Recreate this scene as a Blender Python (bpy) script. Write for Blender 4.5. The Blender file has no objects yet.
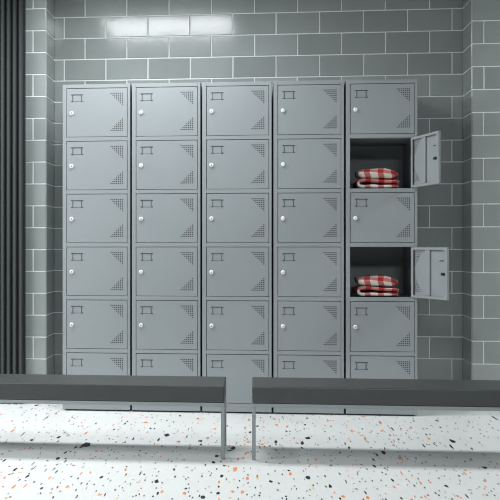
import bpy, bmesh, math, random
from mathutils import Vector, Matrix, noise
random.seed(7)
# light and exposure settings
LAMP_L = 17.0
FILL_R = 44.0
FILL_Q = 36.0
FILL_F = 32.0
FILL_S = 35.0
WORLD = .04
EXPOSURE = 0.1
DENOISE = True
CEIL_Y = -7.4
LAMPS = [(-.60, -.56, .9, .6, 0, 'wide flat ceiling lamp nearest the lockers, mirrored in the wall tiles'),
         (-2.7, -.60, .9, .6, 3, 'unseen fill lamp added on the ceiling beyond the left end of the lockers'),  # unseen lamp added to light the left pier and sharpen the bench shadow
         (3.1, -.60, .9, .6, 4, 'unseen fill lamp added on the ceiling beyond the right end of the lockers'),  # added out of view to lift the right pier and floor
         (-3.6, -2.7, 1.0, 1.7, 2, 'long unseen fill lamp added on the ceiling at the left side of the room'),  # unseen, added to brighten the left pier from the front
         (.85, -6.3, 1.2, 1.5, 1, 'large unseen fill lamp added on the ceiling over the open floor in front of the benches')]  # added fill for the locker interiors and floor, out of view
S = bpy.context.scene
C = S.collection

# ------------------------------------------------------------------ helpers
def box(bm, x0, x1, y0, y1, z0, z1, mi=0, bevel=0.0, seg=1):
    vs = [bm.verts.new(p) for p in ((x0,y0,z0),(x1,y0,z0),(x1,y1,z0),(x0,y1,z0),
                                    (x0,y0,z1),(x1,y0,z1),(x1,y1,z1),(x0,y1,z1))]
    fs = [bm.faces.new([vs[i] for i in q]) for q in
          ((0,3,2,1),(4,5,6,7),(0,1,5,4),(1,2,6,5),(2,3,7,6),(3,0,4,7))]
    for f in fs: f.material_index = mi
    if bevel:
        es = list({e for f in fs for e in f.edges})
        r = bmesh.ops.bevel(bm, geom=es, offset=bevel, segments=seg, profile=.5, affect='EDGES', clamp_overlap=True)
        for f in r['faces']: f.material_index = mi
    return vs

def disc_stack(bm, cx, cz, prof, n=20, mi=0):
    """lathe about the y axis through (cx, cz); prof = [(y, r)...] front to back, closed at both ends"""
    rings = []
    for y, r in prof:
        rings.append([bm.verts.new((cx + r*math.cos(2*math.pi*k/n), y, cz + r*math.sin(2*math.pi*k/n))) for k in range(n)])
    for a, b in zip(rings, rings[1:]):
        for k in range(n):
            f = bm.faces.new((a[k], a[(k+1) % n], b[(k+1) % n], b[k])); f.material_index = mi; f.smooth = True
    f = bm.faces.new(rings[0][::-1]); f.material_index = mi
    f = bm.faces.new(rings[-1]); f.material_index = mi

def obj(name, bm, mats, parent=None, loc=(0, 0, 0), smooth=False, fixn=True):
    if fixn: bmesh.ops.recalc_face_normals(bm, faces=bm.faces[:])
    me = bpy.data.meshes.new(name)
    bm.to_mesh(me); bm.free()
    for m in (mats if isinstance(mats, (list, tuple)) else [mats]): me.materials.append(m)
    if smooth:
        for p in me.polygons: p.use_smooth = True
    o = bpy.data.objects.new(name, me); C.objects.link(o)
    o.location = loc
    if parent: o.parent = parent
    return o

def thing(name, label, cat, loc=(0, 0, 0), group=None):
    o = bpy.data.objects.new(name, None); C.objects.link(o)
    o.empty_display_size = .05
    o.location = loc; o['label'] = label; o['category'] = cat
    if group: o['group'] = group
    return o

def tag(o, label, cat, group=None):
    o['label'] = label; o['category'] = cat
    if group: o['group'] = group
    return o

def struct(o):
    o['kind'] = 'structure'; return o

# ------------------------------------------------------------------ materials
def srgb(r, g, b):
    f = lambda c: (c/255/12.92) if c/255 <= .04045 else ((c/255+.055)/1.055)**2.4
    return (f(r), f(g), f(b), 1)

def mat(name, col, rough=.5, metal=0.0, bump=0.0, bscale=300., spec=.5, var=0.0, vscale=4.):
    m = bpy.data.materials.new(name); m.use_nodes = True
    nt = m.node_tree; p = nt.nodes['Principled BSDF']
    p.inputs['Base Color'].default_value = col
    p.inputs['Roughness'].default_value = rough
    p.inputs['Metallic'].default_value = metal
    p.inputs['Specular IOR Level'].default_value = spec
    tc = nt.nodes.new('ShaderNodeTexCoord')
    if bump:
        n = nt.nodes.new('ShaderNodeTexNoise'); n.inputs['Scale'].default_value = bscale; n.inputs['Detail'].default_value = 4
        b = nt.nodes.new('ShaderNodeBump'); b.inputs['Strength'].default_value = bump; b.inputs['Distance'].default_value = .002
        nt.links.new(tc.outputs['Object'], n.inputs['Vector'])
        nt.links.new(n.outputs['Fac'], b.inputs['Height']); nt.links.new(b.outputs['Normal'], p.inputs['Normal'])
    if var:
        n = nt.nodes.new('ShaderNodeTexNoise'); n.inputs['Scale'].default_value = vscale; n.inputs['Detail'].default_value = 5
        r = nt.nodes.new('ShaderNodeMapRange')
        r.inputs['To Min'].default_value = 1 - var; r.inputs['To Max'].default_value = 1 + var
        mx = nt.nodes.new('ShaderNodeVectorMath'); mx.operation = 'SCALE'
        mx.inputs[0].default_value = col[:3]
        nt.links.new(tc.outputs['Object'], n.inputs['Vector']); nt.links.new(n.outputs['Fac'], r.inputs['Value'])
        nt.links.new(r.outputs['Result'], mx.inputs['Scale']); nt.links.new(mx.outputs['Vector'], p.inputs['Base Color'])
    return m

def tile_material():
    m = bpy.data.materials.new('glazed_grey_tile'); m.use_nodes = True
    nt = m.node_tree; L = nt.links; p = nt.nodes['Principled BSDF']
    g = nt.nodes.new('ShaderNodeNewGeometry')
    tc = nt.nodes.new('ShaderNodeTexCoord')
    r = nt.nodes.new('ShaderNodeMapRange'); r.inputs['To Min'].default_value = .90; r.inputs['To Max'].default_value = 1.10
    L.new(g.outputs['Random Per Island'], r.inputs['Value'])
    n = nt.nodes.new('ShaderNodeTexNoise'); n.inputs['Scale'].default_value = 7; n.inputs['Detail'].default_value = 4
    L.new(tc.outputs['Object'], n.inputs['Vector'])
    r2 = nt.nodes.new('ShaderNodeMapRange'); r2.inputs['To Min'].default_value = .9; r2.inputs['To Max'].default_value = 1.1
    L.new(n.outputs['Fac'], r2.inputs['Value'])
    mu = nt.nodes.new('ShaderNodeMath'); mu.operation = 'MULTIPLY'
    L.new(r.outputs['Result'], mu.inputs[0]); L.new(r2.outputs['Result'], mu.inputs[1])
    sc = nt.nodes.new('ShaderNodeVectorMath'); sc.operation = 'SCALE'; sc.inputs[0].default_value = TILE[:3]
    L.new(mu.outputs[0], sc.inputs['Scale']); L.new(sc.outputs['Vector'], p.inputs['Base Color'])
    p.inputs['Roughness'].default_value = TILE_ROUGH
    p.inputs['Specular IOR Level'].default_value = .52
    n2 = nt.nodes.new('ShaderNodeTexNoise'); n2.inputs['Scale'].default_value = 22; n2.inputs['Detail'].default_value = 2
    L.new(tc.outputs['Object'], n2.inputs['Vector'])
    b = nt.nodes.new('ShaderNodeBump'); b.inputs['Strength'].default_value = .12; b.inputs['Distance'].default_value = .004
    L.new(n2.outputs['Fac'], b.inputs['Height']); L.new(b.outputs['Normal'], p.inputs['Normal'])
    return m

def gingham_material():
    m = bpy.data.materials.new('red_white_check_cloth'); m.use_nodes = True
    nt = m.node_tree; L = nt.links; p = nt.nodes['Principled BSDF']
    uv = nt.nodes.new('ShaderNodeUVMap'); uv.uv_map = 'cloth'
    sx = nt.nodes.new('ShaderNodeSeparateXYZ'); L.new(uv.outputs['UV'], sx.inputs[0])
    out = []
    for ax in ('X', 'Y'):
        a = nt.nodes.new('ShaderNodeMath'); a.operation = 'FRACT'; L.new(sx.outputs[ax], a.inputs[0])
        b = nt.nodes.new('ShaderNodeMath'); b.operation = 'GREATER_THAN'; b.inputs[1].default_value = .57
        L.new(a.outputs[0], b.inputs[0]); out.append(b)
    add = nt.nodes.new('ShaderNodeMath'); L.new(out[0].outputs[0], add.inputs[0]); L.new(out[1].outputs[0], add.inputs[1])
    h = nt.nodes.new('ShaderNodeMath'); h.operation = 'MULTIPLY'; h.inputs[1].default_value = .5
    L.new(add.outputs[0], h.inputs[0])
    cr = nt.nodes.new('ShaderNodeValToRGB'); cr.color_ramp.interpolation = 'CONSTANT'
    e = cr.color_ramp.elements
    e[0].position = 0; e[0].color = srgb(226, 219, 210)
    e[1].position = .3; e[1].color = srgb(192, 112, 106)
    k = e.new(.8); k.color = srgb(150, 34, 38)
    L.new(h.outputs[0], cr.inputs[0]); L.new(cr.outputs[0], p.inputs['Base Color'])
    p.inputs['Roughness'].default_value = .9
    tc = nt.nodes.new('ShaderNodeTexCoord')
    n = nt.nodes.new('ShaderNodeTexNoise'); n.inputs['Scale'].default_value = 120
    L.new(tc.outputs['Object'], n.inputs['Vector'])
    bp = nt.nodes.new('ShaderNodeBump'); bp.inputs['Strength'].default_value = .4; bp.inputs['Distance'].default_value = .003
    L.new(n.outputs['Fac'], bp.inputs['Height']); L.new(bp.outputs['Normal'], p.inputs['Normal'])
    return m

def emit(name, col, strength):
    m = bpy.data.materials.new(name); m.use_nodes = True
    p = m.node_tree.nodes['Principled BSDF']
    p.inputs['Base Color'].default_value = (.8, .8, .8, 1)
    p.inputs['Emission Color'].default_value = col
    p.inputs['Emission Strength'].default_value = strength
    return m

TILE = srgb(144, 151, 149); TILE_ROUGH = .15
M_TILE = tile_material()
M_GROUT = mat('pale_grout', srgb(226, 230, 230), .9, bump=.3, bscale=400)
M_STEEL = mat('grey_painted_steel', srgb(138, 144, 146), .5, bump=.06, bscale=900)
M_STEELD = mat('dark_steel_label_frame', srgb(66, 73, 77), .5)
M_CHROME = mat('bright_nickel', (.86, .87, .87, 1), .35, .5)
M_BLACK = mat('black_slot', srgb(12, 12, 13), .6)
M_LEATHER = mat('charcoal_leather', srgb(58, 60, 60), .42, bump=.35, bscale=260, var=.12, vscale=14)
M_FRAME = mat('grey_powder_coat', srgb(136, 143, 144), .4)
M_FLUTE = mat('dark_grey_fluted_board', srgb(48, 53, 54), .5, var=.08, vscale=6)
M_GROOVE = mat('dark_grey_groove', srgb(24, 27, 27), .7)
M_TERR = mat('white_terrazzo', srgb(214, 216, 214), .38, var=.015, vscale=10)
M_CHIPS = [mat('black_stone_chip', srgb(14, 15, 16), .6), mat('orange_stone_chip', srgb(232, 138, 74), .35),
           mat('red_stone_chip', srgb(208, 92, 72), .35), mat('grey_stone_chip', srgb(112, 116, 118), .35),
           mat('sand_stone_chip', srgb(214, 190, 140), .35)]
M_CEIL = mat('grey_ceiling_paint', srgb(140, 144, 144), .9)
M_CHECK = gingham_material()
M_DIFF = mat('lamp_diffuser', srgb(245, 247, 248), .5)

# ------------------------------------------------------------------ setting: floor
CEIL = 2.55
CHIPS = "-1385,-156,4,13,2 -1383,186,2,14,0 -1330,84,4,14,3 -1259,169,8,19,0 -1188,-156,3,12,0 -1255,36,2,13,0 -1089,-95,3,21,0 -1113,-230,2,59,3 -980,-167,2,23,1 -952,-177,2,12,1 -971,-319,2,16,0 -877,-455,5,18,1 -826,-639,6,29,1 -848,-480,2,15,1 -895,-468,2,11,0 -819,-375,2,16,0 -892,-294,2,12,1 -1203,-613,5,30,1 -1131,-695,2,39,0 -1053,-837,7,22,0 -938,-757,6,18,0 -923,-858,3,18,0 -904,-703,7,14,2 -1021,-1020,6,21,1 -970,-1015,2,14,0 -976,-924,2,12,0 -1165,-905,2,17,0 -816,-991,3,25,0 -777,-923,15,35,0 -790,-979,5,17,0 -1212,-532,2,11,3 -983,-602,2,10,0 -1005,-293,2,12,1 -1009,-657,2,10,3 -1062,-647,2,14,0 -1274,-349,2,12,0 -1265,-163,2,12,3 -1195,-341,2,12,0 -1192,42,2,13,0 -935,-650,2,10,3 -881,-670,2,10,3 -735,-830,2,9,0 -777,-761,2,10,1 -707,-184,3,29,1 -723,-417,2,27,1 -701,-531,3,15,0 -679,-529,4,20,1 -667,-366,5,21,0 -663,-301,4,13,0 -631,-380,4,13,2 -628,-207,2,12,1 -574,-153,4,20,1 -566,-315,7,19,1 -511,-345,4,21,2 -520,-486,4,18,0 -500,-490,3,12,0 -525,-594,3,19,1 -574,-761,4,30,0 -421,-656,10,29,0 -451,-778,4,28,0 -420,-920,3,17,0 -461,-864,2,27,1 -477,-781,2,11,1 -456,-251,3,12,0 -398,-104,5,17,0 -418,-295,3,12,0 -317,-314,2,13,1 -326,-484,2,15,0 -321,-677,2,29,3 -359,-807,2,27,1 -347,-582,2,12,1 -291,-957,2,17,0 -293,-880,2,9,0 -295,-175,5,17,2 -709,-779,2,13,1 -654,-719,6,10,1 -646,-845,2,13,0 -603,-846,2,15,0 -712,-695,2,14,1 -552,-951,2,14,0 -734,-66,2,14,1 -523,-122,2,12,0 -489,-242,2,12,0 -427,-411,2,11,0 -537,-762,2,10,3 -256,-783,3,18,0 -350,-931,2,12,0 -664,-985,2,12,0 -288,-311,2,16,2 -268,-178,4,12,1 -204,-309,4,12,1 -193,-465,6,18,1 -187,-189,2,12,1 -207,-472,2,11,1 -219,-706,7,16,2 -247,-782,5,18,0 -243,-862,5,15,0 -22,-190,7,29,1 -40,-417,5,26,1 -132,-382,3,18,0 -15,-539,5,17,0 -24,-784,7,15,1 -40,-851,4,13,1 -92,-929,9,26,0 -106,-894,4,17,1 -32,-628,2,10,1 -81,-628,2,10,1 -29,-712,2,10,0 58,-213,3,13,1 56,-391,4,15,1 22,-367,6,18,0 94,-87,3,13,0 114,-153,5,20,1 121,-323,9,21,1 175,-363,5,32,1 166,-495,4,15,0 184,-493,3,12,0 161,-609,4,17,1 108,-766,6,27,0 107,-827,2,17,0 42,-834,7,17,1 33,-755,2,23,1 80,-498,2,11,1 204,-785,5,15,1 78,-867,3,13,0 161,-130,2,12,0 230,-261,2,12,0 205,-234,2,12,1 125,-839,2,13,0 197,-666,2,10,0 137,-906,2,12,1 290,-111,7,14,0 269,-309,4,16,0 396,-185,5,19,1 423,-177,4,17,1 370,-310,3,13,1 400,-335,3,13,0 360,-67,3,13,2 263,-659,9,24,0 231,-783,6,32,0 224,-898,4,17,0 358,-486,3,11,0 302,-822,2,13,0 482,-305,2,21,1 494,-457,5,31,1 523,-497,3,17,1 502,-175,2,12,2 553,-392,2,15,0 537,-647,6,33,1 460,-722,4,16,1 430,-782,3,27,0 440,-867,5,21,0 599,-38,10,13,2 538,-130,2,12,0 570,-108,2,12,0 666,-200,6,34,2 647,-426,6,20,1 693,-301,2,11,0 704,-377,3,37,0 745,-210,2,12,1 688,-537,3,25,1 669,-549,3,19,0 700,-551,2,10,2 652,-792,6,15,2 668,-692,2,28,2 695,-651,3,16,0 653,-718,2,13,3 602,-869,2,17,0 578,-885,2,12,1 542,-729,2,13,3 257,-427,2,11,0 367,-664,2,28,3 395,-695,3,10,3 312,-270,2,12,3 594,-447,2,11,3 640,-278,2,12,3 743,-406,3,15,2 801,-158,3,14,1 805,-329,4,27,2 773,-414,2,12,2 708,-736,5,15,2 848,-141,2,17,0 861,-367,2,32,2 849,-511,3,22,0 868,-509,3,12,0 845,-617,6,16,1 916,-268,2,11,0 973,-123,6,14,0 955,-314,3,16,0 942,-419,2,11,0 790,-788,3,36,0 845,-746,2,15,0 849,-782,2,10,0 886,-792,3,15,2 944,-670,9,28,0 913,-799,4,36,0 1039,-50,2,14,2 1049,-582,2,19,0 1064,-692,2,16,0 996,-840,2,21,0 1300,-18,4,49,0 1255,-101,2,14,0 1224,-198,2,16,0 1217,-305,2,18,0 1136,-113,2,14,3 1020,-352,3,11,3 1054,-402,2,11,3 991,-612,2,10,3 996,-271,2,11,3 1060,-179,2,12,3 1179,-569,2,10,0 1124,-525,2,10,0 989,-755,2,9,0 794,-607,2,10,0 1231,-358,2,11,3 -1072,-1289,3,18,0 -984,-1447,4,26,0 -905,-1563,4,19,0 -991,-1595,4,19,1 -1015,-1556,2,11,1 -922,-1625,2,12,0 -918,-1734,4,33,1 -877,-1715,2,24,1 -976,-1521,1,7,0 -985,-1536,1,7,0 -953,-1502,5,10,4 -959,-1423,1,7,0 -934,-1334,2,25,3 -911,-1396,1,17,3 -917,-1433,1,21,3 -857,-1652,1,15,3 -885,-1274,2,13,0 -806,-1751,5,14,0 -801,-1830,2,6,4 -793,-1823,1,6,0 -811,-1574,3,24,1 -849,-1227,6,19,0 -840,-1102,4,18,0 -815,-1220,3,13,0 -805,-1275,2,22,0 -828,-1342,3,16,3 -804,-1473,2,20,0 -756,-1351,7,12,1 -698,-1498,3,25,1 -713,-1387,1,14,1 -718,-1309,2,9,3 -728,-1549,2,11,0 -696,-1573,2,9,0 -668,-1653,1,15,3 -644,-1615,1,9,1 -664,-1470,3,20,1 -750,-1715,5,10,1 -713,-1711,5,18,1 -726,-1786,2,6,0 -670,-1760,1,10,0 -650,-1844,1,9,0 -759,-1814,1,8,4 -734,-1878,1,11,0 -904,-1901,4,10,1 -722,-1133,3,13,1 -706,-1221,2,9,2 -736,-1236,2,11,1 -708,-1055,4,12,2 -1006,-1271,4,9,0 -854,-1463,2,7,3 -1114,-1159,2,11,0 -1100,-1093,2,12,0 -796,-1102,2,11,0 -573,-1816,1,17,1 -894,-1885,1,6,0 -937,-1224,2,11,3 -644,-1663,1,6,0 -607,-1547,5,14,0 -527,-1406,4,24,1 -530,-1351,3,7,0 -513,-1493,2,11,0 -575,-1575,1,11,3 -593,-1198,2,9,0 -634,-1242,2,8,0 -586,-1375,1,10,0 -406,-1143,2,21,1 -378,-1595,6,22,0 -394,-1606,1,9,0 -386,-1432,2,10,0 -415,-1271,2,8,0 -458,-1467,1,27,0 -469,-1352,2,7,3 -446,-1602,1,23,4 -327,-1386,3,14,0 -312,-1512,2,16,0 -324,-1320,2,8,3 -349,-1234,2,9,0 -342,-1752,6,19,1 -356,-1777,3,15,0 -255,-1767,6,20,1 -255,-1697,4,11,0 -244,-1687,2,6,3 -222,-1828,2,9,0 -234,-1806,2,6,0 -550,-1817,2,15,0 -565,-1818,1,11,1 -423,-1801,2,9,0 -433,-1820,1,6,0 -522,-1739,3,7,3 -434,-1746,1,7,4 -403,-1817,1,8,3 -242,-1349,1,17,4 -251,-1393,2,7,3 -258,-1520,1,7,3 -208,-1729,2,8,1 -198,-1803,1,14,0 -370,-1699,2,6,3 -578,-1682,2,6,3 -514,-1682,1,6,3 -477,-1088,2,11,0 -511,-1027,3,9,0 -624,-1068,2,8,0 -524,-1142,2,8,3 -360,-1034,2,9,0 -298,-1201,2,8,0 -501,-1617,2,6,3 -369,-1825,2,6,0 -296,-1855,2,8,0 -498,-1867,2,6,4 -169,-1232,6,16,0 -160,-1107,7,20,0 -138,-1217,3,9,0 -122,-1292,4,12,0 -150,-1358,2,12,0 -201,-1289,3,12,0 -104,-987,10,10,0 -126,-1480,5,20,0 -133,-1581,4,19,1 -131,-1758,5,14,0 -185,-1816,6,19,0 -124,-1838,2,8,1 -78,-1723,6,14,1 -84,-1820,3,8,1 -40,-1728,6,20,1 -74,-1351,7,36,1 -103,-1302,3,7,1 -100,-1393,2,7,1 -39,-1329,2,8,3 -37,-1387,2,10,1 -65,-1162,4,23,2 -34,-1044,5,24,1 -42,-1136,6,17,1 -23,-1018,4,12,2 -7,-999,2,16,2 -23,-1507,5,24,1 -20,-1586,2,11,0 -21,-1449,2,7,0 -53,-1553,2,11,0 -75,-1536,2,7,1 17,-1486,4,26,4 17,-1466,2,7,0 9,-1659,2,12,0 30,-1626,2,10,1 5,-1771,2,11,3 24,-1359,2,8,4 69,-1554,6,16,0 150,-1418,6,24,1 147,-1358,4,8,0 100,-1577,3,9,0 90,-1371,2,12,0 94,-1685,3,8,3 61,-1427,2,7,0 -205,-1494,2,11,0 -173,-1474,2,8,0 -181,-1693,2,8,1 122,-1814,2,11,0 107,-1802,1,6,0 162,-1502,2,7,3 169,-1033,2,9,0 71,-1034,2,10,0 55,-1206,2,11,3 114,-1231,2,8,0 193,-1173,2,8,0 135,-1098,2,11,0 26,-1737,3,6,3 272,-1137,4,23,1 234,-1272,4,8,1 265,-1284,2,8,1 329,-1240,3,8,0 389,-982,3,14,0 351,-1395,2,13,0 289,-1442,1,16,0 364,-1522,2,24,0 219,-1473,7,20,0 207,-1359,2,10,0 229,-1609,2,15,4 229,-1647,1,12,4 297,-1606,5,20,0 280,-1617,2,7,0 305,-1703,2,10,1 332,-1757,7,17,1 318,-1789,3,14,0 251,-1804,2,8,0 421,-1695,2,17,0 420,-1765,5,20,1 520,-1113,4,19,0 509,-1242,5,20,0 548,-1012,4,24,0 584,-963,7,38,0 539,-1220,2,9,0 547,-1279,3,10,0 553,-1307,2,10,0 527,-1356,1,12,0 538,-1387,1,10,0 472,-1301,2,12,0 423,-1398,2,8,0 421,-1231,2,8,1 435,-1215,1,11,1 435,-1337,2,10,1 460,-1224,1,8,0 539,-984,2,12,0 550,-1484,4,18,0 541,-1595,4,15,1 504,-1489,2,9,0 469,-1505,1,7,0 470,-1728,4,8,4 494,-1703,1,11,1 512,-1575,1,6,3 577,-1400,1,8,4 418,-1520,1,7,3 432,-1476,1,7,3 237,-1754,2,6,4 636,-1070,2,36,2 617,-1170,4,11,1 416,-1071,2,8,0 314,-1040,2,12,0 237,-1149,2,8,0 203,-1689,2,6,3 442,-964,2,9,0 645,-1069,2,52,2 636,-1157,4,11,1 667,-1038,2,16,2 603,-1363,2,31,1 640,-1320,2,7,0 639,-1394,3,17,1 612,-1495,2,8,1 622,-1565,1,15,0 653,-1517,3,29,1 656,-1593,2,10,0 691,-1507,5,11,1 655,-1451,1,11,0 691,-1474,1,7,0 596,-1731,2,15,1 634,-1733,2,20,1 543,-1765,3,14,0 682,-1672,1,14,0 703,-1637,1,10,3 743,-1562,6,14,0 768,-1392,1,10,0 739,-1432,1,8,3 765,-1205,2,9,0 793,-1277,1,12,3 847,-1041,2,8,0 753,-1306,1,7,3 711,-1277,2,7,3 827,-1288,2,19,1 860,-1341,2,28,1 873,-1283,1,10,0 814,-1468,1,16,3 763,-1732,1,11,1 789,-1709,2,21,0 745,-1696,1,23,4 944,-1072,2,19,0 908,-1114,1,11,0 1020,-966,3,29,2 966,-1223,7,18,0 917,-1442,2,23,1 878,-1593,4,10,1 892,-1554,1,15,1 854,-1682,1,11,1 984,-1354,2,17,1 1034,-1149,1,9,0 898,-1621,1,7,0 867,-1684,1,8,0 894,-1687,1,7,0 950,-1507,1,7,0 916,-1589,1,6,3 953,-1332,1,7,3 825,-1613,1,6,3 709,-1070,1,11,0 740,-1139,1,11,0 738,-998,2,12,3 670,-1086,1,11,0 852,-1204,1,8,3 866,-1563,1,6,3 726,-1755,1,8,0 1018,-1112,1,8,0 782,-994,2,10,0"

def chip(bm, x, y, rx, ry, mi):
    n = random.choice((5, 6, 6, 7, 8))
    a0 = random.random()*6.28
    sk = random.uniform(-.3, .3)
    vs = []
    for k in range(n):
        a = a0 + 6.283*k/n + random.uniform(-.3, .3)
        r = random.uniform(.72, 1.2)
        u, v = rx*r*math.cos(a), ry*r*math.sin(a)
        vs.append(bm.verts.new((x + u + sk*rx*(v/ry), y + v, .0006)))
    try:
        f = bm.faces.new(vs); f.material_index = mi
        f.normal_update()
        if f.normal.z < 0: f.normal_flip()
    except ValueError:
        pass

def build_floor():
    bm = bmesh.new()
    box(bm, -4.2, 4.2, -7.4, .6, -.08, 0)
    chips = [tuple(map(int, c.split(','))) for c in CHIPS.split()]
    for X, Y, rx, ry, c in chips:
        if c in (1, 2): rx *= .82; ry *= .85
        chip(bm, X/1000, Y/1000, max(rx*1.45, 3.2)/1000, max(ry*1.5, 14)/1000, c + 1)
    # fine specks everywhere
    for _ in range(4200):
        x, y = random.uniform(-3, 3), random.uniform(-4.2, .18)
        chip(bm, x, y, random.uniform(.0018, .0042), random.uniform(.006, .018), random.choice((1, 1, 1, 4, 4, 4, 4, 2, 3, 5)))
    # larger chips beyond the listed area
    k = 0
    while k < 700:
        x, y = random.uniform(-3.1, 3.1), random.uniform(-4.5, .1)
        d = y + 5.4
        if y > -1.95 and -.30*d < x < .275*d: continue
        chip(bm, x, y, random.uniform(.004, .011), random.uniform(.012, .035), random.choice((1, 1, 1, 2, 2, 3, 4)))
        k += 1
    return struct(obj('floor', bm, [M_TERR] + M_CHIPS, fixn=False))
build_floor()

# ------------------------------------------------------------------ setting: tiled walls
TH, TW, GAP = .1299, .2593, .0055
Z0 = 2.2085            # one course line
def frange_tiles(lo, hi, phase):
    """tile joints at phase + k*TW, cut to lo..hi"""
    k = math.floor((lo - phase)/TW)
    while True:
        a = phase + k*TW; b = a + TW
        if a >= hi: return
        a2, b2 = max(a, lo), min(b, hi)
        if b2 - a2 > .008: yield (a2, b2, a2 > lo + 1e-6, b2 < hi - 1e-6)
        k += 1

def tile(bm, o, u, n, u0, u1, z0, z1):
    """one pillow-edged tile; o origin, u horizontal unit vector, n outward normal"""
    h, ins = .0028, .0035
    tu, tz = random.gauss(0, .0022), random.gauss(0, .0022)
    uc, zc = (u0+u1)/2, (z0+z1)/2
    def P(a, z, d):
        return o + u*a + Vector((0, 0, z)) + n*d
    outer = [(u0, z0), (u1, z0), (u1, z1), (u0, z1)]
    inner = [(u0+ins, z0+ins), (u1-ins, z0+ins), (u1-ins, z1-ins), (u0+ins, z1-ins)]
    mid = [((a[0]*.45+b[0]*.55), (a[1]*.45+b[1]*.55)) for a, b in zip(outer, inner)]
    A = [bm.verts.new(P(a, z, .0002)) for a, z in outer]
    Mv = [bm.verts.new(P(a, z, h*.82)) for a, z in mid]
    B = [bm.verts.new(P(a, z, h + tu*(a-uc) + tz*(z-zc))) for a, z in inner]
    want = n
    fs = []
    for k in range(4):
        fs.append(bm.faces.new((A[k], A[(k+1) % 4], Mv[(k+1) % 4], Mv[k])))
        fs.append(bm.faces.new((Mv[k], Mv[(k+1) % 4], B[(k+1) % 4], B[k])))
    fs.append(bm.faces.new(B))
    for f in fs:
        f.material_index = 1; f.normal_update()
        if f.normal.dot(want) < 0: f.normal_flip()

def courses():
    k = math.floor((0 - Z0)/TH)
    while Z0 + k*TH < CEIL:
        z0, z1 = Z0 + k*TH, Z0 + (k+1)*TH
        yield k, max(z0, 0), min(z1, CEIL)
        k += 1

def tile_face(bm, o, u, n, lo, hi, phA, phB):
    g = GAP/2
    for k, z0, z1 in courses():
        if z1 - z0 < .02: continue
        for a, b, ja, jb in frange_tiles(lo, hi, phA if k % 2 == 0 else phB):
            tile(bm, o, u, n, a + (g if ja else .001), b - (g if jb else .001), z0 + g, z1 - g)

XL, XR, YP, YB = -1.222, 1.238, .262, .5
V = Vector
# wall_back
bm = bmesh.new()
box(bm, XL - .02, XR + .02, YB, YB + .12, 0, CEIL)
tile_face(bm, V((0, YB, 0)), V((1, 0, 0)), V((0, -1, 0)), XL, XR, -1.159, -1.159 + TW/2)
struct(obj('wall_back', bm, [M_GROUT, M_TILE], fixn=False))
# wall_left: projecting tiled pier with its return
bm = bmesh.new()
box(bm, -4.2, XL, YP, YB + .12, 0, CEIL)
tile_face(bm, V((0, YP, 0)), V((1, 0, 0)), V((0, -1, 0)), -4.2, XL, -1.30 + TW/2, -1.30)
tile_face(bm, V((XL, 0, 0)), V((0, 1, 0)), V((1, 0, 0)), YP, YB - .003, YP, YP)
struct(obj('wall_left', bm, [M_GROUT, M_TILE], fixn=False))
bm = bmesh.new()
box(bm, XR, 4.2, YP, YB + .12, 0, CEIL)
tile_face(bm, V((0, YP, 0)), V((1, 0, 0)), V((0, -1, 0)), XR, 4.2, 1.304 + TW/2, 1.304)
tile_face(bm, V((XR, 0, 0)), V((0, 1, 0)), V((-1, 0, 0)), YP, YB - .003, YP, YP)
struct(obj('wall_right', bm, [M_GROUT, M_TILE], fixn=False))
# ceiling
bm = bmesh.new(); box(bm, -4.2, 4.2, CEIL_Y, YB + .12, CEIL, CEIL + .1)
struct(obj('ceiling', bm, M_CEIL))

# ------------------------------------------------------------------ fluted panel on the left wall
def fluted_panel():
    t = thing('fluted_wall_panel', 'dark charcoal fluted wall panel with vertical ribs at the far left edge', 'wall panel', (-1.345, 0, 0))
    bm = bmesh.new(); box(bm, -.60, 0, .215, .2585, .004, CEIL - .004)
    obj('backing_board', bm, M_GROOVE, t)
    bm = bmesh.new()
    cx = -.0152
    while cx > -.585:
        # rounded rib: polygon in plan extruded upwards
        prof = [(-.0125, .2155), (-.0115, .197), (-.007, .190), (.007, .190), (.0115, .197), (.0125, .2155)]
        lo = [bm.verts.new((cx + a, b, .004)) for a, b in prof]
        hi = [bm.verts.new((cx + a, b, CEIL - .004)) for a, b in prof]
        for k in range(5): bm.faces.new((lo[k], lo[k+1], hi[k+1], hi[k]))
        bm.faces.new((lo[5], lo[0], hi[0], hi[5]))
        bm.faces.new(lo[::-1]); bm.faces.new(hi)
        cx -= .0362
    obj('ribs', bm, M_FLUTE, t)
fluted_panel()

# ------------------------------------------------------------------ lockers
W, HT, DP = .3838, 1.8405, .48
DX0, DX1 = .0222, .3692          # door opening across
ROW_T, PITCH, DH = 1.8194, .2981, .2765
GAPD = .0028

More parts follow.
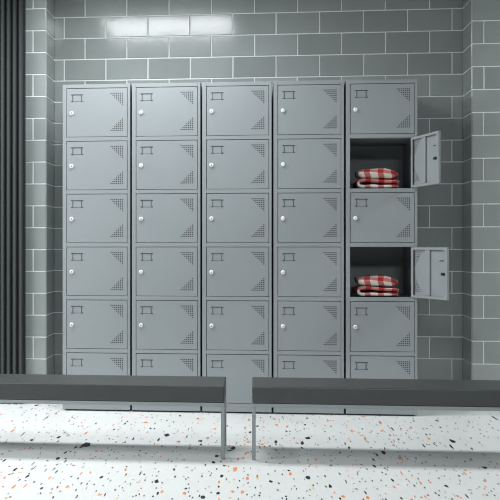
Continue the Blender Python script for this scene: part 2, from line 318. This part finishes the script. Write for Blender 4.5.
def body_bm():
    bm = bmesh.new()
    s = .0015
    zt = HT; zb = .0605
    # sheets
    box(bm, 0, s, .001, DP, zb, zt); box(bm, W - s, W, .001, DP, zb, zt)
    box(bm, s, W - s, DP - s, DP, zb, zt)
    box(bm, s, W - s, .002, DP - s, zt - s, zt)
    box(bm, s, W - s, .002, DP - s, zb, zb + s)
    # stiles and rails, 24 mm deep
    box(bm, 0, DX0, 0, .024, zb, zt, bevel=.0012)
    box(bm, DX1, W, 0, .024, zb, zt, bevel=.0012)
    box(bm, DX0, DX1, 0, .024, ROW_T, zt, bevel=.0012)
    for i in range(6):
        top = ROW_T - PITCH*(i+1) if i < 5 else zb
        bot = ROW_T - PITCH*i - DH
        if bot - top > .004:
            box(bm, DX0, DX1, 0, .024, top, bot, bevel=.0012)
        if i < 5:
            box(bm, s, W - s, .024, DP - s, bot - .004, bot - .001)
            box(bm, DX0, DX1, .0245, .0265, top - .001, top + .0065)
            box(bm, s, W - s, .026, DP - s, top + .004, top + .0055)
    # inner side linings in line with the opening
    box(bm, s, DX0 - .001, .024, .0255, zb, zt); box(bm, DX1 + .001, W - s, .024, .0255, zb, zt)
    return bm

def plinth_bm():
    bm = bmesh.new()
    box(bm, 0, W, 0.0, .03, .009, .0585, bevel=.001)
    box(bm, 0, .003, .03, DP, .009, .0585); box(bm, W - .003, W, .03, DP, .009, .0585)
    box(bm, .003, W - .003, DP - .003, DP, .009, .0585)
    for x in (.012, W - .042):
        for y in (.035, DP - .07): box(bm, x, x + .03, y, y + .03, 0, .012, mi=1)
    return bm

# door: local frame with the hinge edge at x = 0, free edge at x = -DWID, front at y = 0
DWID = (DX1 - DX0) - 2*GAPD
DHH = DH - 2*GAPD
def door_bm():
    bm = bmesh.new()
    hs, pt = .0060, .0107
    xs = {-DWID, 0.0}; zs = {0.0, DHH}
    holes = set()
    hx = [-.026 - pt*(6 - i) for i in range(7)]
    for j in range(7):
        zt_ = DHH - .029 - pt*j*.98; zb_ = .034 + pt*j*.98
        for z in (zt_, zb_): zs |= {round(z - hs/2, 5), round(z + hs/2, 5)}
        for i in range(7):
            if i >= j:
                holes.add((round(hx[i], 5), round(zt_, 5))); holes.add((round(hx[i], 5), round(zb_, 5)))
    for x in hx: xs |= {round(x - hs/2, 5), round(x + hs/2, 5)}
    xs, zs = sorted(xs), sorted(zs)
    for y, flip in ((0.0, False), (.0012, True)):
        grid = [[bm.verts.new((x, y, z)) for z in zs] for x in xs]
        for a in range(len(xs)-1):
            for b in range(len(zs)-1):
                c = (round((xs[a]+xs[a+1])/2, 5), round((zs[b]+zs[b+1])/2, 5))
                if any(abs(c[0]-h[0]) < .001 and abs(c[1]-h[1]) < .001 for h in holes): continue
                q = (grid[a][b], grid[a+1][b], grid[a+1][b+1], grid[a][b+1])
                bm.faces.new(q if not flip else q[::-1])
    d, t = .0115, .0013
    y0 = .0012
    box(bm, -DWID, -DWID + t, y0, d, 0, DHH); box(bm, -t, 0, y0, d, 0, DHH)
    box(bm, -DWID + t, -t, y0, d, 0, t); box(bm, -DWID + t, -t, y0, d, DHH - t, DHH)
    # return flange all round the back
    fl = .022
    box(bm, -DWID, -DWID + fl + .006, d, d + t, 0, DHH); box(bm, -fl, 0, d, d + t, 0, DHH)
    box(bm, -DWID + fl + .006, -fl, d, d + t, 0, .013); box(bm, -DWID + fl + .006, -fl, d, d + t, DHH - .013, DHH)
    # upright stiffener channel
    sx = -DWID*.46
    box(bm, sx - .021, sx + .021, y0 + .0002, d + t, .013, DHH - .013, bevel=.003)
    return bm

def vent_shade_plate_bm():  # added plate; black front stands in for the dark interior behind the holes
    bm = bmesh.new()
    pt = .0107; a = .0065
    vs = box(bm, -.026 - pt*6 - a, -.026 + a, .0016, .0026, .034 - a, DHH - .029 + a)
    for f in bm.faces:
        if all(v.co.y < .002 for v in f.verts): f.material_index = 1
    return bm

def label_holder_bm():
    bm = bmesh.new()
    w, h, t = .068, .042, .0032
    x0, z0 = -DWID + .024, DHH - .032 - h
    y = -.0016
    box(bm, x0, x0 + w, y, .0003, z0 + h - t*1.3, z0 + h)                      # top lip
    box(bm, x0 + .008, x0 + w - .008, y*.5, .0003, z0 + .001, z0 + .0026)           # bottom lip, fine
    for sx, s in ((x0 + .009, 1), (x0 + w - .009, -1)):
        box(bm, sx - t/2, sx + t/2, y, .0003, z0, z0 + h - t)
        for zz in (z0, z0 + h - .0045):
            a_, b_ = sorted((sx - .010*s, sx + .003*s))
            box(bm, a_, b_, y*1.15, .0003, zz, zz + .0045, bevel=.0008)   # corner ears
    # slots of the holder showing on the inside of the sheet
    box(bm, x0 + .022, x0 + .058, .0013, .0034, z0 + .002, z0 + .0075)
    box(bm, x0 + .014, x0 + .0195, .0013, .0034, z0 + .010, z0 + .030)
    return bm

def lock_bm():
    bm = bmesh.new()
    cx, cz = -DWID + .027, DHH*.50 - .003
    disc_stack(bm, cx, cz, [(-.0075, .005), (-.0075, .0088), (-.0066, .0104), (-.002, .0112), (-.0005, .0125), (.0004, .0125)], 24, 0)
    box(bm, cx - .0012, cx + .0012, -.0079, -.0074, cz - .0052, cz + .0052, mi=1)      # keyway
    disc_stack(bm, cx, cz, [(.0005, .0085), (.0170, .0085), (.0180, .006)], 16, 2)     # barrel behind the sheet
    box(bm, cx - .008, cx + .020, .018, .0205, cz - .007, cz + .007, mi=2, bevel=.001)  # cam
    return bm

me_body = me_door = None
def make_locker(first, i, label, open_rows):
    t = thing('locker', label, 'locker', (-1.0705 + .3945*i, 0, 0), 'grey steel locker columns along the tiled wall')
    def put(proto, name, parent, loc=(0, 0, 0)):
        if first is None: o = proto
        else: o = proto.copy(); C.objects.link(o)
        o.parent = parent; o.location = loc
        return o
    put(PB, 'body', t); put(PP, 'plinth', t)
    for r in range(6):
        if first is None and r == 0: d, lh, lk, vp = PD, PH, PL, PV
        else:
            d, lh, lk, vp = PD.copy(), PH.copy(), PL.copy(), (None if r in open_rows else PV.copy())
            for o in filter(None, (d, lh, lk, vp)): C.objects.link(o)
        d.parent = t
        d.location = (DX1 - GAPD, 0, ROW_T - PITCH*r - DH + GAPD)
        d.rotation_euler = (0, 0, 0)
        if r in open_rows:
            d.rotation_euler = (0, 0, math.radians(open_rows[r]))
            d.location.y = -.0015; d.location.x -= .006
            d['label'] = 'door swung open to the right, showing its ribbed inside'
        lh.parent = d; lk.parent = d
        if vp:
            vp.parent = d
    return t
PB = obj('body', body_bm(), M_STEEL); PP = obj('plinth', plinth_bm(), [M_STEEL, M_BLACK])
PD = obj('door', door_bm(), M_STEEL, fixn=False); PV = obj('vent_shade_plate', vent_shade_plate_bm(), [M_STEEL, M_BLACK]); PH = obj('label_holder', label_holder_bm(), M_STEELD)
PL = obj('lock', lock_bm(), [M_CHROME, M_BLACK, M_BLACK]); PL['label'] = 'round bright chrome lock'
LAB = ['leftmost grey steel locker column, six closed doors, next to the dark tiled recess',
       'second grey steel locker column from the left, six closed doors',
       'middle grey steel locker column, standing behind the gap between the two benches',
       'fourth grey steel locker column from the left, all six doors closed',
       'rightmost grey steel locker column with two doors standing open']
OPEN = {1: 104.6, 3: 112.6}
first = None
for i in range(5):
    o = make_locker(first, i, LAB[i], OPEN if i == 4 else {})
    first = first or o

# ------------------------------------------------------------------ folded checked cloths in the open compartments
def cloth_bm():
    bm = bmesh.new()
    uvl = bm.loops.layers.uv.new('cloth')
    CK = .0725
    def setuv(fs):
        for f in fs:
            f.smooth = True
            for l in f.loops:
                c = l.vert.co
                q = ((c.x + .036 + .12*c.z + .004*math.sin(c.z*90))/CK, (c.z*1.05 + c.y*.9 + .042 + .05*c.x)/CK)
                l[uvl].uv = (q[0] - q[1]*.08, q[1]*1.05 + q[0]*.08 - .03)
    def nz(p, s, a):
        return noise.noise(Vector(p)*s)*a
    # upper puffy fold: a soft slab, superelliptic in front view, with a rounded front
    nu, nv = 72, 22
    w, d, h = .113, .105, .031
    zc = .0815
    rings = []
    for j in range(nv+1):
        s = -1 + 2*j/nv                       # -1 front .. 1 back
        k = max(0.0, 1 - abs(s)**3.2)**(1/2.4)
        k = max(k, .02)
        ring = []
        for i in range(nu):
            a = 2*math.pi*i/nu
            ca, sa = math.cos(a), math.sin(a)
            x = math.copysign(abs(ca)**.55, ca)*w*(.90 + .10*k)
            z = math.copysign(abs(sa)**.62, sa)*h*k
            y = s*d
            z *= 1 - .22*max(0, (x/w))**4 - .10*max(0, -(x/w))**6
            z += nz((x*14, y*10, 3), 1, .004)*k + (.004*math.sin(x*34+1.0))*k*(1 if sa > 0 else .35)
            x += nz((z*30, y*14, 9), 1, .004)
            z -= .004*(x/w)
            ring.append(bm.verts.new((x, y + nz((x*22, z*30, 1), 1, .006), zc + z)))
        rings.append(ring)
    fs = []
    for a, b in zip(rings, rings[1:]):
        for i in range(nu): fs.append(bm.faces.new((a[i], a[(i+1) % nu], b[(i+1) % nu], b[i])))
    fs.append(bm.faces.new(rings[0][::-1])); fs.append(bm.faces.new(rings[-1]))
    setuv(fs)
    # lower fold: one thick band going along the shelf, round the left end and back to the right
    path = []
    for k in range(13): path.append((.108 - .195*k/12, .0105 + .0010*math.sin(k*.9)))
    for k in range(1, 10):
        a = -math.pi/2 - math.pi*k/10
        path.append((-.087 + .0235*math.cos(a), .0270 + .0165*math.sin(a)))
    for k in range(15):
        q = k/14
        path.append((-.087 + .198*q, .0435 - .0145*max(0, q - .12)**1.2 + .0015*math.sin(q*9)))
    th = .0085
    def prof_at(y, ex):
        pts_o, pts_i = [], []
        for k, (x, z) in enumerate(path):
            x1, z1 = path[min(k+1, len(path)-1)]; x2, z2 = path[max(k-1, 0)]
            tx, tz = x1-x2, z1-z2; l = math.hypot(tx, tz); nx_, nz_ = tz/l, -tx/l
            hth = th*(1 + .18*noise.noise(Vector((x*30, y*20, z*30))))*ex
            xx = x + nz((x*12, y*12, 5), 1, .004)
            pts_o.append((xx + nx_*hth, y, max(.0006, z + nz_*hth)))
            pts_i.append((xx - nx_*hth, y, z - nz_*hth))
        return pts_o + pts_i[::-1]
    ys = [(-.106, .55), (-.103, .85), (-.096, 1), (-.07, 1), (-.035, 1), (0, 1), (.035, 1), (.07, 1), (.095, 1), (.1, .6)]
    rings = [[bm.verts.new(p) for p in prof_at(y, ex)] for y, ex in ys]
    n = len(rings[0]); m = len(path); fs = []
    for a, b in zip(rings, rings[1:]):
        for i in range(n): fs.append(bm.faces.new((a[i], a[(i+1) % n], b[(i+1) % n], b[i])))
    for r in (rings[0], rings[-1]):
        for i in range(m-1): fs.append(bm.faces.new((r[i], r[i+1], r[n-2-i], r[n-1-i])))
    setuv(fs)
    return bm
SILL = lambda r: ROW_T - PITCH*r - DH
c1 = obj('folded_cloth', cloth_bm(), M_CHECK, None, (.688, .142, SILL(1) + .0045))
tag(c1, 'folded red and white checked cloth in the upper open locker compartment', 'cloth', 'folded checked cloths in the open lockers')
c2 = c1.copy(); C.objects.link(c2); c2.location = (.688, .142, SILL(3) + .0045)
c2['label'] = 'folded red and white checked cloth in the lower open locker compartment'

# ------------------------------------------------------------------ benches
BY0, BY1 = -1.175, -.863
def make_bench(x0, x1, label):
    t = thing('bench', label, 'bench', ((x0+x1)/2, (BY0+BY1)/2, 0), 'low upholstered benches in front of the lockers')
    ox, oy = (x0+x1)/2, (BY0+BY1)/2
    hw, hd = (x1-x0)/2, (BY1-BY0)/2
    bm = bmesh.new()
    box(bm, -hw + .001, hw - .001, -hd, hd, .2455, .3195, bevel=.006, seg=3)
    obj('seat', bm, M_LEATHER, t)
    bm = bmesh.new()
    a, b = .2295, .2452
    tw = .016
    box(bm, -hw, hw, -hd + .001, -hd + .001 + tw, a, b, bevel=.001)
    box(bm, -hw, hw, hd - .001 - tw, hd - .001, a, b, bevel=.001)
    for s in (-1, 1):
        xa = -hw if s < 0 else hw - tw
        box(bm, xa, xa + tw, -hd + .001 + tw, hd - .001 - tw, a, b)
    obj('frame', bm, M_FRAME, t)
    for s in (-1, 1):
        for q in (-1, 1):
            bm = bmesh.new()
            xa = -hw if s < 0 else hw - tw
            ya = -hd + .001 if q < 0 else hd - .001 - tw
            box(bm, xa, xa + tw, ya, ya + tw, 0, a, bevel=.001)
            obj('leg', bm, M_FRAME, t)
    return t
make_bench(-1.72, -.1235, 'low bench with dark grey cushioned seat on the left side of the photo')
make_bench(-.0045, 1.60, 'low bench with dark grey cushioned seat on the right side, below the open locker doors')

# ------------------------------------------------------------------ ceiling lamps: one mirrored in the tiles, the rest added fill
def ceiling_or_fill_lamp(x, y, w, d, L, label):
    t = thing('ceiling_or_fill_lamp', label, 'lamp', (x, y, CEIL), 'flat panel lamps on the ceiling, all but one added fill')
    bm = bmesh.new()
    f = .03; h = .05
    box(bm, -w/2 - f, -w/2, -d/2 - f, d/2 + f, -h, 0); box(bm, w/2, w/2 + f, -d/2 - f, d/2 + f, -h, 0)
    box(bm, -w/2, w/2, -d/2 - f, -d/2, -h, 0); box(bm, -w/2, w/2, d/2, d/2 + f, -h, 0)
    obj('frame', bm, M_FRAME, t)
    bm = bmesh.new(); box(bm, -w/2, w/2, -d/2, d/2, -h + .006, -.004)
    obj('diffuser', bm, M_DIFF, t)
    ld = bpy.data.lights.new('lamp_light', 'AREA'); ld.shape = 'RECTANGLE'; ld.size = w; ld.size_y = d
    ld.color = (.95, .98, 1); ld.energy = L*math.pi*w*d
    lo = bpy.data.objects.new('lamp_light', ld); C.objects.link(lo); lo.parent = t; lo.location = (0, 0, -h + .003)
for x, y, w_, d_, k, l_ in LAMPS: ceiling_or_fill_lamp(x, y, w_, d_, (LAMP_L, FILL_F, FILL_S, FILL_R, FILL_Q)[k], l_)

# ------------------------------------------------------------------ daylight, camera, view
w = bpy.data.worlds.new('daylight'); S.world = w; w.use_nodes = True
bg = w.node_tree.nodes['Background']
bg.inputs['Color'].default_value = (.93, .98, 1, 1); bg.inputs['Strength'].default_value = WORLD

cam = bpy.data.cameras.new('camera'); co = bpy.data.objects.new('camera', cam); C.objects.link(co)
cam.sensor_fit = 'HORIZONTAL'; cam.sensor_width = 36.0; cam.lens = 36.0*970/500
cam.shift_x = (250 - 158)/500; cam.shift_y = (247 - 250)/500
co.location = (0, -5.4, .9242)
co.rotation_euler = (math.pi/2, 0, math.atan(.098))
S.camera = co
S.view_settings.view_transform = 'Standard'; S.view_settings.look = 'None'
S.view_settings.exposure = EXPOSURE; S.view_settings.gamma = 1
S.cycles.filter_width = 1.1
S.cycles.use_denoising = DENOISE
S.cycles.denoising_input_passes = 'RGB_ALBEDO_NORMAL'
S.cycles.denoising_prefilter = 'ACCURATE'
S.view_settings.use_curve_mapping = False
